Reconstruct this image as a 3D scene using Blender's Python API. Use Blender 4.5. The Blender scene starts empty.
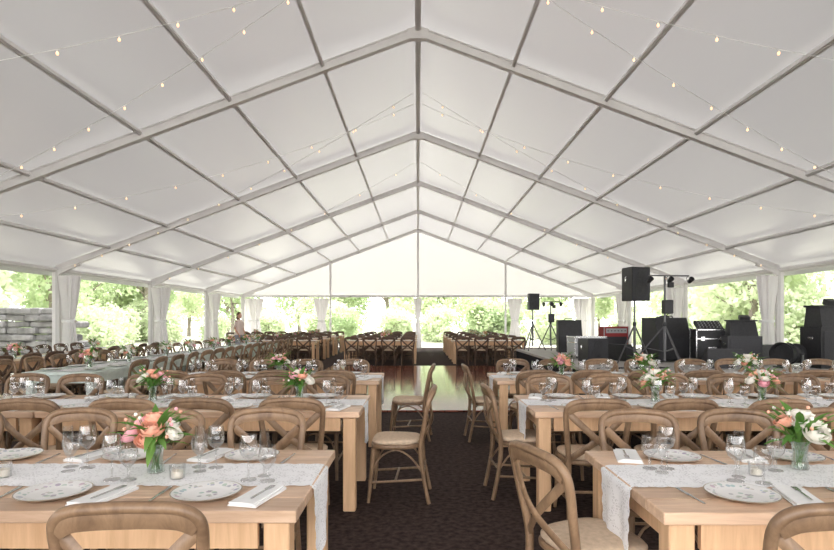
import bpy, math, random
from mathutils import Vector, Matrix
random.seed(7)
scene = bpy.context.scene
scene.view_settings.view_transform = 'Standard'
COL = scene.collection
EYE = 1.45; A = 4.68; SL = 0.373; W = 9.1
APEX = EYE + A; EAVE = APEX - SL*W
rad = math.radians

# ---------------------------------------------------------------- materials
def new_mat(name):
    m = bpy.data.materials.new(name); m.use_nodes = True
    nt = m.node_tree
    return m, nt, nt.nodes['Principled BSDF'], nt.nodes['Material Output']
def pmat(name, col, rough=0.5, metal=0.0, spec=0.5, noise=None, bump=0.0, emis=None, es=0):
    m, nt, p, o = new_mat(name)
    p.inputs['Base Color'].default_value = (*col, 1)
    p.inputs['Roughness'].default_value = rough
    p.inputs['Metallic'].default_value = metal
    p.inputs['Specular IOR Level'].default_value = spec
    if emis:
        p.inputs['Emission Color'].default_value = (*emis, 1)
        p.inputs['Emission Strength'].default_value = es
    if noise:
        sc, amt = noise
        tc = nt.nodes.new('ShaderNodeTexCoord'); n = nt.nodes.new('ShaderNodeTexNoise')
        n.inputs['Scale'].default_value = sc; n.inputs['Detail'].default_value = 5
        nt.links.new(tc.outputs['Object'], n.inputs['Vector'])
        r = nt.nodes.new('ShaderNodeValToRGB')
        r.color_ramp.elements[0].position = .3; r.color_ramp.elements[1].position = .7
        r.color_ramp.elements[0].color = (*[c*(1-amt) for c in col], 1)
        r.color_ramp.elements[1].color = (*[min(1, c*(1+amt)) for c in col], 1)
        nt.links.new(n.outputs['Fac'], r.inputs['Fac']); nt.links.new(r.outputs['Color'], p.inputs['Base Color'])
        if bump:
            b = nt.nodes.new('ShaderNodeBump'); b.inputs['Strength'].default_value = bump
            b.inputs['Distance'].default_value = .02
            nt.links.new(n.outputs['Fac'], b.inputs['Height']); nt.links.new(b.outputs['Normal'], p.inputs['Normal'])
    return m
def wood(name, c1, c2, rough=.45, scale=(1.2, 14, 14), plank=None, vary=.25):
    m, nt, p, o = new_mat(name)
    N = nt.nodes.new; L = nt.links.new
    tc = N('ShaderNodeTexCoord'); mp = N('ShaderNodeMapping'); mp.inputs['Scale'].default_value = scale
    L(tc.outputs['Object'], mp.inputs['Vector'])
    n = N('ShaderNodeTexNoise'); n.inputs['Scale'].default_value = 2.2; n.inputs['Detail'].default_value = 8
    n.inputs['Roughness'].default_value = .65; n.inputs['Distortion'].default_value = .6
    vec = mp.outputs['Vector']
    oi = N('ShaderNodeObjectInfo')
    add = N('ShaderNodeVectorMath'); add.operation = 'ADD'
    sc = N('ShaderNodeVectorMath'); sc.operation = 'SCALE'; sc.inputs['Scale'].default_value = 37
    cmb = N('ShaderNodeCombineXYZ')
    for i in range(3): L(oi.outputs['Random'], cmb.inputs[i])
    L(cmb.outputs[0], sc.inputs[0]); L(vec, add.inputs[0]); L(sc.outputs[0], add.inputs[1])
    vec = add.outputs[0]
    fac_extra = oi.outputs['Random']
    if plank:
        sep = N('ShaderNodeSeparateXYZ'); L(tc.outputs['Object'], sep.inputs[0])
        dv = N('ShaderNodeMath'); dv.operation = 'DIVIDE'; dv.inputs[1].default_value = plank; L(sep.outputs['Y'], dv.inputs[0])
        fl = N('ShaderNodeMath'); fl.operation = 'FLOOR'; L(dv.outputs[0], fl.inputs[0])
        a3 = N('ShaderNodeMath'); a3.operation = 'ADD'; L(fl.outputs[0], a3.inputs[0]); L(oi.outputs['Random'], a3.inputs[1])
        wn = N('ShaderNodeTexWhiteNoise'); wn.noise_dimensions = '1D'; L(a3.outputs[0], wn.inputs['W'])
        fac_extra = wn.outputs['Value']
        ad4 = N('ShaderNodeVectorMath'); ad4.operation = 'MULTIPLY_ADD'
        L(wn.outputs['Color'], ad4.inputs[0]); ad4.inputs[1].default_value = (20, 20, 20); L(vec, ad4.inputs[2]); vec = ad4.outputs[0]
    L(vec, n.inputs['Vector'])
    r = N('ShaderNodeValToRGB'); r.color_ramp.elements[0].position = .32; r.color_ramp.elements[1].position = .68
    r.color_ramp.elements[0].color = (*c2, 1); r.color_ramp.elements[1].color = (*c1, 1)
    L(n.outputs['Fac'], r.inputs['Fac'])
    hsv = N('ShaderNodeHueSaturation'); mr = N('ShaderNodeMapRange')
    mr.inputs['To Min'].default_value = 1-vary; mr.inputs['To Max'].default_value = 1+vary*.7
    L(fac_extra, mr.inputs['Value']); L(mr.outputs[0], hsv.inputs['Value']); L(r.outputs['Color'], hsv.inputs['Color'])
    L(hsv.outputs['Color'], p.inputs['Base Color'])
    p.inputs['Roughness'].default_value = rough
    b = N('ShaderNodeBump'); b.inputs['Strength'].default_value = .15; b.inputs['Distance'].default_value = .01
    L(n.outputs['Fac'], b.inputs['Height']); L(b.outputs['Normal'], p.inputs['Normal'])
    return m
def fabric(name, trans, refl, mix=.5, rough=.5, spec=.4, bump=.3, bscale=1.5, gloss=0, grough=.35, gcol=.9):
    m, nt, p, o = new_mat(name)
    N = nt.nodes.new; L = nt.links.new
    p.inputs['Base Color'].default_value = (*refl, 1); p.inputs['Roughness'].default_value = rough
    p.inputs['Specular IOR Level'].default_value = spec
    t = N('ShaderNodeBsdfTranslucent'); t.inputs['Color'].default_value = (*trans, 1)
    mx = N('ShaderNodeMixShader'); mx.inputs[0].default_value = mix
    L(p.outputs[0], mx.inputs[1]); L(t.outputs[0], mx.inputs[2])
    res = mx
    tc = N('ShaderNodeTexCoord'); n = N('ShaderNodeTexNoise'); n.inputs['Scale'].default_value = bscale
    L(tc.outputs['Object'], n.inputs['Vector'])
    b = N('ShaderNodeBump'); b.inputs['Strength'].default_value = bump; b.inputs['Distance'].default_value = .05
    L(n.outputs['Fac'], b.inputs['Height']); L(b.outputs['Normal'], p.inputs['Normal'])
    if gloss:
        g = N('ShaderNodeBsdfGlossy'); g.inputs['Roughness'].default_value = grough; g.inputs['Color'].default_value = (gcol, gcol, gcol, 1)
        L(b.outputs['Normal'], g.inputs['Normal'])
        m2 = N('ShaderNodeMixShader'); m2.inputs[0].default_value = gloss
        L(mx.outputs[0], m2.inputs[1]); L(g.outputs[0], m2.inputs[2]); res = m2
    L(res.outputs[0], o.inputs['Surface'])
    return m
def leafmat(name, c, c2):
    m, nt, p, o = new_mat(name)
    N = nt.nodes.new; L = nt.links.new
    tc = N('ShaderNodeTexCoord'); n = N('ShaderNodeTexNoise'); n.inputs['Scale'].default_value = .9
    L(tc.outputs['Object'], n.inputs['Vector'])
    r = N('ShaderNodeValToRGB'); r.color_ramp.elements[0].position = .35; r.color_ramp.elements[1].position = .65
    r.color_ramp.elements[0].color = (*c, 1); r.color_ramp.elements[1].color = (*c2, 1)
    L(n.outputs['Fac'], r.inputs['Fac'])
    d = N('ShaderNodeBsdfDiffuse'); t = N('ShaderNodeBsdfTranslucent'); mx = N('ShaderNodeMixShader'); mx.inputs[0].default_value = .5
    L(r.outputs[0], d.inputs[0]); L(r.outputs[0], t.inputs[0]); L(d.outputs[0], mx.inputs[1]); L(t.outputs[0], mx.inputs[2])
    L(mx.outputs[0], o.inputs['Surface'])
    return m
def glassmat(name, tint=(1, 1, 1)):
    m, nt, p, o = new_mat(name)
    N = nt.nodes.new; L = nt.links.new
    lw = N('ShaderNodeLayerWeight'); lw.inputs['Blend'].default_value = .35
    tr = N('ShaderNodeBsdfTransparent'); tr.inputs['Color'].default_value = (*tint, 1)
    g = N('ShaderNodeBsdfGlossy'); g.inputs['Roughness'].default_value = .03
    mr = N('ShaderNodeMapRange'); mr.inputs['To Min'].default_value = .08; mr.inputs['To Max'].default_value = .8
    mx = N('ShaderNodeMixShader')
    L(lw.outputs['Facing'], mr.inputs['Value']); L(mr.outputs[0], mx.inputs[0])
    L(tr.outputs[0], mx.inputs[1]); L(g.outputs[0], mx.inputs[2]); L(mx.outputs[0], o.inputs['Surface'])
    return m
def lacemat(name):
    m, nt, p, o = new_mat(name)
    N = nt.nodes.new; L = nt.links.new
    tc = N('ShaderNodeTexCoord'); v = N('ShaderNodeTexVoronoi'); v.inputs['Scale'].default_value = 75
    v.feature = 'DISTANCE_TO_EDGE'
    L(tc.outputs['Object'], v.inputs['Vector'])
    v2 = N('ShaderNodeTexVoronoi'); v2.inputs['Scale'].default_value = 15; L(tc.outputs['Object'], v2.inputs['Vector'])
    lt = N('ShaderNodeMath'); lt.operation = 'GREATER_THAN'; lt.inputs[1].default_value = .2; L(v.outputs['Distance'], lt.inputs[0])
    lt2 = N('ShaderNodeMath'); lt2.operation = 'GREATER_THAN'; lt2.inputs[1].default_value = .42; L(v2.outputs['Distance'], lt2.inputs[0])
    ml = N('ShaderNodeMath'); ml.operation = 'MULTIPLY'; L(lt.outputs[0], ml.inputs[0]); L(lt2.outputs[0], ml.inputs[1])
    m3 = N('ShaderNodeMath'); m3.operation = 'MULTIPLY'; m3.inputs[1].default_value = .24; L(ml.outputs[0], m3.inputs[0])
    tr = N('ShaderNodeBsdfTransparent'); mx = N('ShaderNodeMixShader')
    p.inputs['Base Color'].default_value = (.93, .93, .95, 1); p.inputs['Roughness'].default_value = .8
    L(m3.outputs[0], mx.inputs[0]); L(p.outputs[0], mx.inputs[1]); L(tr.outputs[0], mx.inputs[2]); L(mx.outputs[0], o.inputs['Surface'])
    return m
def platemat(name):
    m, nt, p, o = new_mat(name)
    N = nt.nodes.new; L = nt.links.new
    tc = N('ShaderNodeTexCoord'); v = N('ShaderNodeTexVoronoi'); v.inputs['Scale'].default_value = 40
    L(tc.outputs['Object'], v.inputs['Vector'])
    gr = N('ShaderNodeVectorMath'); gr.operation = 'LENGTH'; L(tc.outputs['Object'], gr.inputs[0])
    def band(a, c):
        g1 = N('ShaderNodeMath'); g1.operation = 'GREATER_THAN'; g1.inputs[1].default_value = a; L(gr.outputs['Value'], g1.inputs[0])
        g2 = N('ShaderNodeMath'); g2.operation = 'LESS_THAN'; g2.inputs[1].default_value = c; L(gr.outputs['Value'], g2.inputs[0])
        mm = N('ShaderNodeMath'); mm.operation = 'MULTIPLY'; L(g1.outputs[0], mm.inputs[0]); L(g2.outputs[0], mm.inputs[1]); return mm
    rim = band(.094, .124); lip = band(.132, .2); cen = band(-1, .045)
    lt = N('ShaderNodeMath'); lt.operation = 'LESS_THAN'; lt.inputs[1].default_value = .42; L(v.outputs['Distance'], lt.inputs[0])
    sm = N('ShaderNodeMath'); sm.operation = 'ADD'; L(rim.outputs[0], sm.inputs[0]); L(cen.outputs[0], sm.inputs[1])
    mm = N('ShaderNodeMath'); mm.operation = 'MULTIPLY'; L(lt.outputs[0], mm.inputs[0]); L(sm.outputs[0], mm.inputs[1])
    m2 = N('ShaderNodeMath'); m2.operation = 'MULTIPLY'; m2.inputs[1].default_value = .55; L(mm.outputs[0], m2.inputs[0])
    hs = N('ShaderNodeMix'); hs.data_type = 'RGBA'; hs.inputs[6].default_value = (.86, .85, .84, 1)
    hv = N('ShaderNodeHueSaturation'); hv.inputs['Saturation'].default_value = .7; hv.inputs['Value'].default_value = .5
    L(v.outputs['Color'], hv.inputs['Color']); L(hv.outputs[0], hs.inputs[7]); L(m2.outputs[0], hs.inputs[0])
    h2 = N('ShaderNodeMix'); h2.data_type = 'RGBA'; h2.inputs[7].default_value = (.42, .36, .28, 1)
    L(lip.outputs[0], h2.inputs[0]); L(hs.outputs[2], h2.inputs[6])
    L(h2.outputs[2], p.inputs['Base Color']); p.inputs['Roughness'].default_value = .15
    return m
def dancemat(name):
    m, nt, p, o = new_mat(name)
    N = nt.nodes.new; L = nt.links.new
    tc = N('ShaderNodeTexCoord'); ch = N('ShaderNodeTexBrick')
    ch.inputs['Scale'].default_value = 1; ch.inputs['Brick Width'].default_value = .3; ch.inputs['Row Height'].default_value = .3
    ch.offset = 0; ch.inputs['Mortar Size'].default_value = .006
    ch.inputs['Color1'].default_value = (.15, .045, .032, 1); ch.inputs['Color2'].default_value = (.26, .085, .06, 1)
    ch.inputs['Mortar'].default_value = (.04, .02, .015, 1)
    L(tc.outputs['Object'], ch.inputs['Vector'])
    L(ch.outputs['Color'], p.inputs['Base Color']); p.inputs['Roughness'].default_value = .10
    p.inputs['Specular IOR Level'].default_value = .4
    n = N('ShaderNodeTexNoise'); n.inputs['Scale'].default_value = 3.5; L(tc.outputs['Object'], n.inputs['Vector'])
    b = N('ShaderNodeBump'); b.inputs['Strength'].default_value = .12; b.inputs['Distance'].default_value = .01
    L(n.outputs['Fac'], b.inputs['Height']); L(b.outputs['Normal'], p.inputs['Normal'])
    return m

M = {}
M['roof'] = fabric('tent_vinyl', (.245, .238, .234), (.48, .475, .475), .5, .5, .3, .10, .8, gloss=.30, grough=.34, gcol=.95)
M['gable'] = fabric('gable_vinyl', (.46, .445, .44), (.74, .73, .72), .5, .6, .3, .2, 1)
M['drape'] = fabric('drape_cloth', (.92, .90, .90), (.92, .91, .91), .45, .8, .1, .1, 5)
M['alu'] = pmat('aluminium', (.74, .72, .715), .45, .05, noise=(4, .05))
M['alud'] = pmat('aluminium_dark', (.60, .585, .58), .5, .05)
M['carpet'] = pmat('brown_carpet', (.055, .038, .034), .95, spec=.1, noise=(22, .5), bump=.6)
M['dance'] = dancemat('parquet')
M['twood'] = wood('farm_table_wood', (.84, .60, .43), (.60, .39, .25), .36, plank=.16, vary=.2)
M['tlegs'] = wood('farm_leg_wood', (.82, .54, .32), (.66, .41, .23), .5, scale=(14, 14, 1.2), vary=.12)
M['mint'] = pmat('mint_paint', (.66, .74, .69), .5, noise=(9, .1))
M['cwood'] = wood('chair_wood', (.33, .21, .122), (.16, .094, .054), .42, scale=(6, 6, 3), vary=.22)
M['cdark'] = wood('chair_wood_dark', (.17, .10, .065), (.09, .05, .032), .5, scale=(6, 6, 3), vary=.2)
M['cush'] = pmat('tan_cushion', (.62, .48, .35), .9, spec=.15, noise=(40, .12))
M['lace'] = lacemat('lace'); M['plate'] = platemat('china')
M['white'] = pmat('white_linen', (.90, .90, .90), .8, noise=(30, .03))
M['glass'] = glassmat('clear_glass', (.96, .96, .96))
M['water'] = glassmat('vase_glass', (.88, .93, .9))
M['steel'] = pmat('steel', (.6, .6, .6), .25, 1)
M['wax'] = pmat('wax', (.85, .8, .68), .5)
M['stem'] = pmat('green_stem', (.10, .22, .05), .6)
M['leaf'] = leafmat('bouquet_leaf', (.11, .28, .06), (.32, .52, .15))
M['rpeach'] = pmat('petal_peach', (.92, .45, .32), .6, noise=(60, .15))
M['rpink'] = pmat('petal_pink', (.90, .44, .50), .6, noise=(60, .15))
M['rwhite'] = pmat('petal_white', (.88, .84, .76), .6)
M['black'] = pmat('black_plastic', (.022, .022, .025), .5, noise=(30, .3))
M['stand'] = pmat('stand_metal', (.13, .13, .135), .4, .5)
M['grille'] = pmat('speaker_grille', (.05, .05, .055), .6, .4, noise=(250, .6))
M['silver'] = pmat('silver_laminate', (.42, .43, .44), .4, .4)
M['red'] = pmat('red_amp', (.30, .03, .03), .5)
M['drumskin'] = pmat('drum_skin', (.7, .7, .68), .4)
M['deck'] = pmat('stage_deck', (.42, .40, .38), .6, noise=(5, .12))
M['skirt'] = pmat('stage_skirt', (.015, .015, .017), .9)
M['wire'] = pmat('wire', (.85, .85, .83), .6)
M['bulb'] = pmat('warm_bulb', (1, .6, .3), .4, emis=(1, .66, .42), es=1.35)
M['lawn'] = pmat('lawn', (.50, .49, .42), .95, spec=.1, noise=(.5, .2))
M['bark'] = pmat('bark', (.28, .24, .21), .9, noise=(6, .3), bump=.5)
M['lf1'] = leafmat('foliage_washed_light', (.62, .70, .48), (.80, .85, .66))  # haze and overexposure put into the colour: paler than real leaves
M['lf2'] = leafmat('foliage_washed_mid', (.48, .58, .36), (.66, .74, .50))  # mid green, also paled to look overexposed
M['lf3'] = leafmat('foliage_roof_shade', (.05, .07, .04), (.09, .11, .06))  # dark leaves for the added trees that shade the roof
M['stone'] = pmat('field_stone', (.26, .255, .25), .9, noise=(3, .45), bump=.8)
M['skin'] = pmat('skin', (.62, .34, .24), .6); M['hair'] = pmat('brown_hair', (.10, .05, .025), .6)
M['blouse'] = pmat('cream_blouse', (.75, .62, .55), .8); M['jeans'] = pmat('pale_trousers', (.30, .30, .36), .8)

# ---------------------------------------------------------------- mesh builder
class MB:
    def __init__(s): s.v = []; s.f = []; s.m = []; s.mats = []; s.T = Matrix()
    def mi(s, mat):
        if mat not in s.mats: s.mats.append(mat)
        return s.mats.index(mat)
    def add(s, vs, fs, mat):
        b = len(s.v); k = s.mi(mat)
        s.v += [tuple(s.T @ Vector(p)) for p in vs]
        for f in fs: s.f.append([b+i for i in f]); s.m.append(k)
    def box(s, c, d, mat, rot=None, taper=1.0, ch=0.0):
        """chamfered box"""
        x, y, z = d[0]/2, d[1]/2, d[2]/2
        R = rot if rot else Matrix.Identity(3)
        if ch <= 0:
            P = [Vector((sx*x*(taper if sz < 0 else 1), sy*y*(taper if sz < 0 else 1), sz*z)) for sz in (-1, 1) for sx, sy in ((-1, -1), (1, -1), (1, 1), (-1, 1))]
            F = [(3, 2, 1, 0), (4, 5, 6, 7), (0, 1, 5, 4), (1, 2, 6, 5), (2, 3, 7, 6), (3, 0, 4, 7)]
        else:
            def ring(xx, yy, zz, c):
                return [Vector(q) for q in ((-xx+c, -yy, zz), (xx-c, -yy, zz), (xx, -yy+c, zz), (xx, yy-c, zz), (xx-c, yy, zz), (-xx+c, yy, zz), (-xx, yy-c, zz), (-xx, -yy+c, zz))]
            rs = [ring(x-ch, y-ch, -z, ch*.5), ring(x, y, -z+ch, ch), ring(x, y, z-ch, ch), ring(x-ch, y-ch, z, ch*.5)]
            P = [p for r in rs for p in r]; F = [tuple(range(7, -1, -1)), tuple(range(24, 32))]
            for k in range(3):
                for i in range(8): F.append((k*8+i, k*8+(i+1) % 8, k*8+8+(i+1) % 8, k*8+8+i))
        C = Vector(c)
        s.add([C + R @ p for p in P], F, mat)
    def tube(s, pts, r, mat, seg=8, flat=(1, 1), up=None, closed=False):
        pts = [Vector(p) for p in pts]; n = len(pts)
        rr = r if isinstance(r, (list, tuple)) else [r]*n
        vs = []; fs = []; ref = Vector(up) if up else None; prev = None
        for i, p in enumerate(pts):
            if closed: t = pts[(i+1) % n]-pts[i-1]
            else: t = pts[min(i+1, n-1)]-pts[max(i-1, 0)]
            t.normalize()
            if ref is not None: a = ref - ref.dot(t)*t
            elif prev is None:
                h = Vector((0, 0, 1)) if abs(t.z) < .9 else Vector((1, 0, 0)); a = h-h.dot(t)*t
            else: a = prev - prev.dot(t)*t
            a.normalize(); prev = a; b = t.cross(a)
            for k in range(seg):
                th = 2*math.pi*(k+.5)/seg
                vs.append(p + a*math.cos(th)*rr[i]*flat[0] + b*math.sin(th)*rr[i]*flat[1])
        for i in range(n if closed else n-1):
            j = (i+1) % n
            for k in range(seg): fs.append((i*seg+k, i*seg+(k+1) % seg, j*seg+(k+1) % seg, j*seg+k))
        if not closed: fs.append(tuple(range(seg-1, -1, -1))); fs.append(tuple((n-1)*seg+k for k in range(seg)))
        s.add(vs, fs, mat)
    def loft(s, rings, mat, cap0=True, cap1=True):
        n = len(rings[0]); vs = [p for r in rings for p in r]; fs = []
        for i in range(len(rings)-1):
            for k in range(n): fs.append((i*n+k, i*n+(k+1) % n, (i+1)*n+(k+1) % n, (i+1)*n+k))
        if cap0: fs.append(tuple(range(n-1, -1, -1)))
        if cap1: fs.append(tuple((len(rings)-1)*n+k for k in range(n)))
        s.add(vs, fs, mat)
    def lathe(s, prof, mat, seg=20, c=(0, 0, 0), caps=(True, True)):
        s.loft([[(c[0]+r*math.cos(2*math.pi*k/seg), c[1]+r*math.sin(2*math.pi*k/seg), c[2]+z) for k in range(seg)] for r, z in prof], mat, *caps)
    def ball(s, c, r, mat, seg=10, rings=6, sc=(1, 1, 1), jit=0):
        pr = []
        for i in range(rings+1):
            a = math.pi*i/rings; rr = max(.0001, math.sin(a)); z = -math.cos(a)
            pr.append([(c[0]+r*sc[0]*rr*math.cos(2*math.pi*k/seg)*(1+random.uniform(-jit, jit)), c[1]+r*sc[1]*rr*math.sin(2*math.pi*k/seg)*(1+random.uniform(-jit, jit)), c[2]+r*sc[2]*z*(1+random.uniform(-jit, jit)*.5)) for k in range(seg)])
        s.loft(pr, mat)
    def mesh(s, name, smooth=40):
        me = bpy.data.meshes.new(name); me.from_pydata(s.v, [], s.f)
        for m in s.mats: me.materials.append(m)
        me.polygons.foreach_set('material_index', s.m)
        if smooth:
            me.polygons.foreach_set('use_smooth', [True]*len(me.polygons))
            me.set_sharp_from_angle(angle=rad(smooth))
        me.update(); return me
def put(me, name, loc=(0, 0, 0), rz=0, sc=1, parent=None):
    o = bpy.data.objects.new(name, me); COL.objects.link(o)
    o.location = loc; o.rotation_euler = (0, 0, rad(rz)); o.scale = (sc, sc, sc) if not isinstance(sc, tuple) else sc
    if parent: o.parent = parent
    return o
def rotm(ax, deg): return Matrix.Rotation(rad(deg), 3, ax)
def spline(pts, n=6):
    P = [Vector(p) for p in pts]; out = []
    for i in range(len(P)-1):
        p0 = P[max(i-1, 0)]; p1 = P[i]; p2 = P[i+1]; p3 = P[min(i+2, len(P)-1)]
        for k in range(n):
            t = k/n
            out.append(.5*((2*p1)+(-p0+p2)*t+(2*p0-5*p1+4*p2-p3)*t*t+(-p0+3*p1-3*p2+p3)*t**3))
    out.append(P[-1]); return out

# ---------------------------------------------------------------- ground
Y0, Y1 = -5.95, 29.1
b = MB(); b.box((0, (Y0+Y1)/2, -.03), (2*W+.6, Y1-Y0+1, .06), M['carpet']); put(b.mesh('floor', 0), 'floor')
b = MB(); b.box((0, 25, -.16), (220, 160, .16), M['lawn']); put(b.mesh('lawn', 0), 'lawn')
b = MB(); b.box((0, 0, .015), (5.6, 8.6, .03), M['dance'], ch=.008); put(b.mesh('dance_floor', 0), 'dance_floor', (.12, 13.1, 0))

# ---------------------------------------------------------------- tent
FR = [-5.9, -.9, 4.1, 9.1, 14.1, 19.1, 24.1, 29.1]
ang = math.atan(SL)
def roofz(x): return APEX - SL*abs(x)
vs = []; fs = []
xs = [i*W/28 for i in range(-28, 29)]; xs[0] = -W-.25; xs[-1] = W+.25
ys = []
for i in range(len(FR)-1):
    for k in range(10): ys.append(FR[i]+k*.5)
ys.append(FR[-1]+.15)
PX = [0, 1.55, 3.05, 4.5, 6.3, 7.75, 9.1]
def sag(x, y):
    ph = ((y-FR[0]) % 5)/5; ax = min(abs(x), 9.09)
    for i in range(6):
        if PX[i] <= ax <= PX[i+1]: u = (ax-PX[i])/(PX[i+1]-PX[i]); break
    return .04*math.sin(math.pi*ph)**.7*math.sin(math.pi*u) if 0 < ph < 1 else 0
for y in ys:
    for x in xs:
        vs.append((x, y, roofz(x)+.115-sag(x, y)))
nx = len(xs)
for j in range(len(ys)-1):
    for i in range(nx-1): fs.append((j*nx+i, j*nx+i+1, (j+1)*nx+i+1, (j+1)*nx+i))
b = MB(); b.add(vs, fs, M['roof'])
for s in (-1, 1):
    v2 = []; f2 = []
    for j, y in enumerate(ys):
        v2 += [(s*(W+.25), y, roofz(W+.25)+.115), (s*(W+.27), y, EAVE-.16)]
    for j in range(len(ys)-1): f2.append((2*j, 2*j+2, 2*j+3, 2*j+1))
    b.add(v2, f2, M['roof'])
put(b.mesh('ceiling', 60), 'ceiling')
def gable(y, name, low):
    b = MB(); n = 24; v = []; f = []
    for i in range(n+1):
        x = -W+2*W*i/n
        v += [(x, y+.02*math.sin(i*2.1), low), (x, y, roofz(x)+.08)]
    for i in range(n): f.append((2*i, 2*i+2, 2*i+3, 2*i+1))
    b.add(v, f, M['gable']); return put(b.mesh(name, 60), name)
gable(29.25, 'wall_back', EAVE-.1)
for fi, y in enumerate(FR):
    b = MB()
    for s in (-1, 1):
        b.box((s*W, y, EAVE/2), (.18, .10, EAVE), M['alu'], ch=.012)
        b.box((s*(W-.03), y, EAVE/2), (.05, .12, EAVE), M['alud'])
        b.box((s*W, y, .015), (.4, .3, .03), M['alud'])
        R = rotm('Y', math.degrees(ang)*s)
        Lr = W/math.cos(ang)
        c = (s*W/2, y, (APEX+EAVE)/2)
        b.box(c, (Lr, .07, .12), M['alu'], R)
        b.box((c[0], y, c[2]-.068), (Lr, .11, .02), M['alu'], R)
        b.box((c[0], y, c[2]+.068), (Lr, .11, .02), M['alu'], R)
        b.box((s*(W-.28), y, EAVE+.03), (.62, .08, .14), M['alu'], rotm('Y', math.degrees(ang)*s*1.2))
    b.box((0, y, APEX-.05), (.34, .115, .16), M['alu'])
    put(b.mesh('tent_frame', 30), 'tent_frame')
for x in PX:
    for s in ((1,) if x == 0 else (-1, 1)):
        b = MB(); wd = .09 if x == 0 else (.13 if x == 9.1 else .06)
        L = FR[-1]-FR[0]
        b.box((0, 0, 0), (wd, L, .06), M['alu'], rotm('Y', math.degrees(ang)*s if x else 0))
        b.box((0, 0, -.035), (wd*.5, L, .012), M['alud'], rotm('Y', math.degrees(ang)*s if x else 0))
        put(b.mesh('roof_purlin', 30), 'roof_purlin', (s*x, (FR[0]+FR[-1])/2, roofz(x)+.03 - (.06 if x == 9.1 else 0)))
for x in (-4.55, 0, 4.55):
    b = MB(); h = roofz(x)-.09
    b.box((x, 29.1, h/2), (.10, .08, h), M['alu'], ch=.01); b.box((x, 29.1, .015), (.3, .3, .03), M['alud'])
    put(b.mesh('gable_post', 30), 'gable_post')
b = MB(); b.box((0, 29.18, EAVE-.05), (2*W, .06, .1), M['alu']); put(b.mesh('gable_rail', 30), 'gable_rail')

# drapes
def drape(w, seed, h=EAVE-.2, tie=.56, waist=.42):
    rnd = random.Random(seed); b = MB(); seg = 72; rings = []
    ph = [rnd.uniform(0, 6) for _ in range(4)]
    for i in range(29):
        t = i/28; z = h*(1-t)
        d = abs((1-t)-tie)
        k = waist + (1-waist)*min(1, (d/.42))**.8
        if (1-t) < tie: k = waist + (.85-waist)*min(1, d/.45)**.7
        r = []
        for a in range(seg):
            th = 2*math.pi*a/seg
            f = 1+.16*math.sin(9*th+ph[0]+t*1.5)+.10*math.sin(14*th+ph[1]-t)+.05*math.sin(5*th+ph[2])
            r.append((w/2*k*f*math.cos(th), w/2*.5*k*f*math.sin(th), z+.01))
        rings.append(r)
    b.loft(rings, M['drape'])
    rt = w/2*waist*1.2
    b.lathe([(rt, h*tie-.035), (rt*1.06, h*tie), (rt, h*tie+.035)], M['white'], 24)
    return b.mesh('curtain', 70)
dm = [drape(.62, 1), drape(.72, 2), drape(.55, 3)]
for i, y in enumerate(FR[1:]):
    for s in (-1, 1):
        put(dm[i % 3], 'curtain', (s*(W-.42), y-.16, 0), 30*s)
        if i > 1: put(dm[(i+1) % 3], 'curtain', (s*(W-.05), y+.36, 0), 80)
for x in (-4.95, 4.95, .0, -8.3, 8.3):
    put(dm[2 if x else 0], 'curtain', (x, 28.7, 0), 0, (.6 if x == 0 else 1.15, 1, 1))

# ---------------------------------------------------------------- string lights
bulbm = M['bulb']
def strand(p0, p1, sag, step=.62):
    b = MB(); P0 = Vector((p0[0], p0[1], roofz(p0[0])-.06)); P1 = Vector((p1[0], p1[1], roofz(p1[0])-.06))
    L = (P1-P0).length; n = max(3, int(L/step)); pts = []
    for i in range(n*2+1):
        t = i/(n*2); p = P0.lerp(P1, t); p.z -= sag*4*t*(1-t); pts.append(p)
    b.tube(pts, .0045, M['wire'], 4)
    for i in range(1, n*2, 2):
        p = pts[i]; b.tube([p, p-Vector((0, 0, .03))], .007, M['wire'], 5)
        b.ball((p.x, p.y, p.z-.044), .0155, bulbm, 7, 5, (1, 1, 1.4))
    put(b.mesh('string_lights', 60), 'string_lights')
for k in range(3):
    dy = 5*k
    for s in (-1, 1):
        strand((s*.1, 6.3+dy), (s*8.9, 9.0+dy), .3, .62+.25*k)
        if k < 2: strand((s*.1, 6.9+dy), (s*7.5, 4.9+dy), .35, .62+.25*k)

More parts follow.
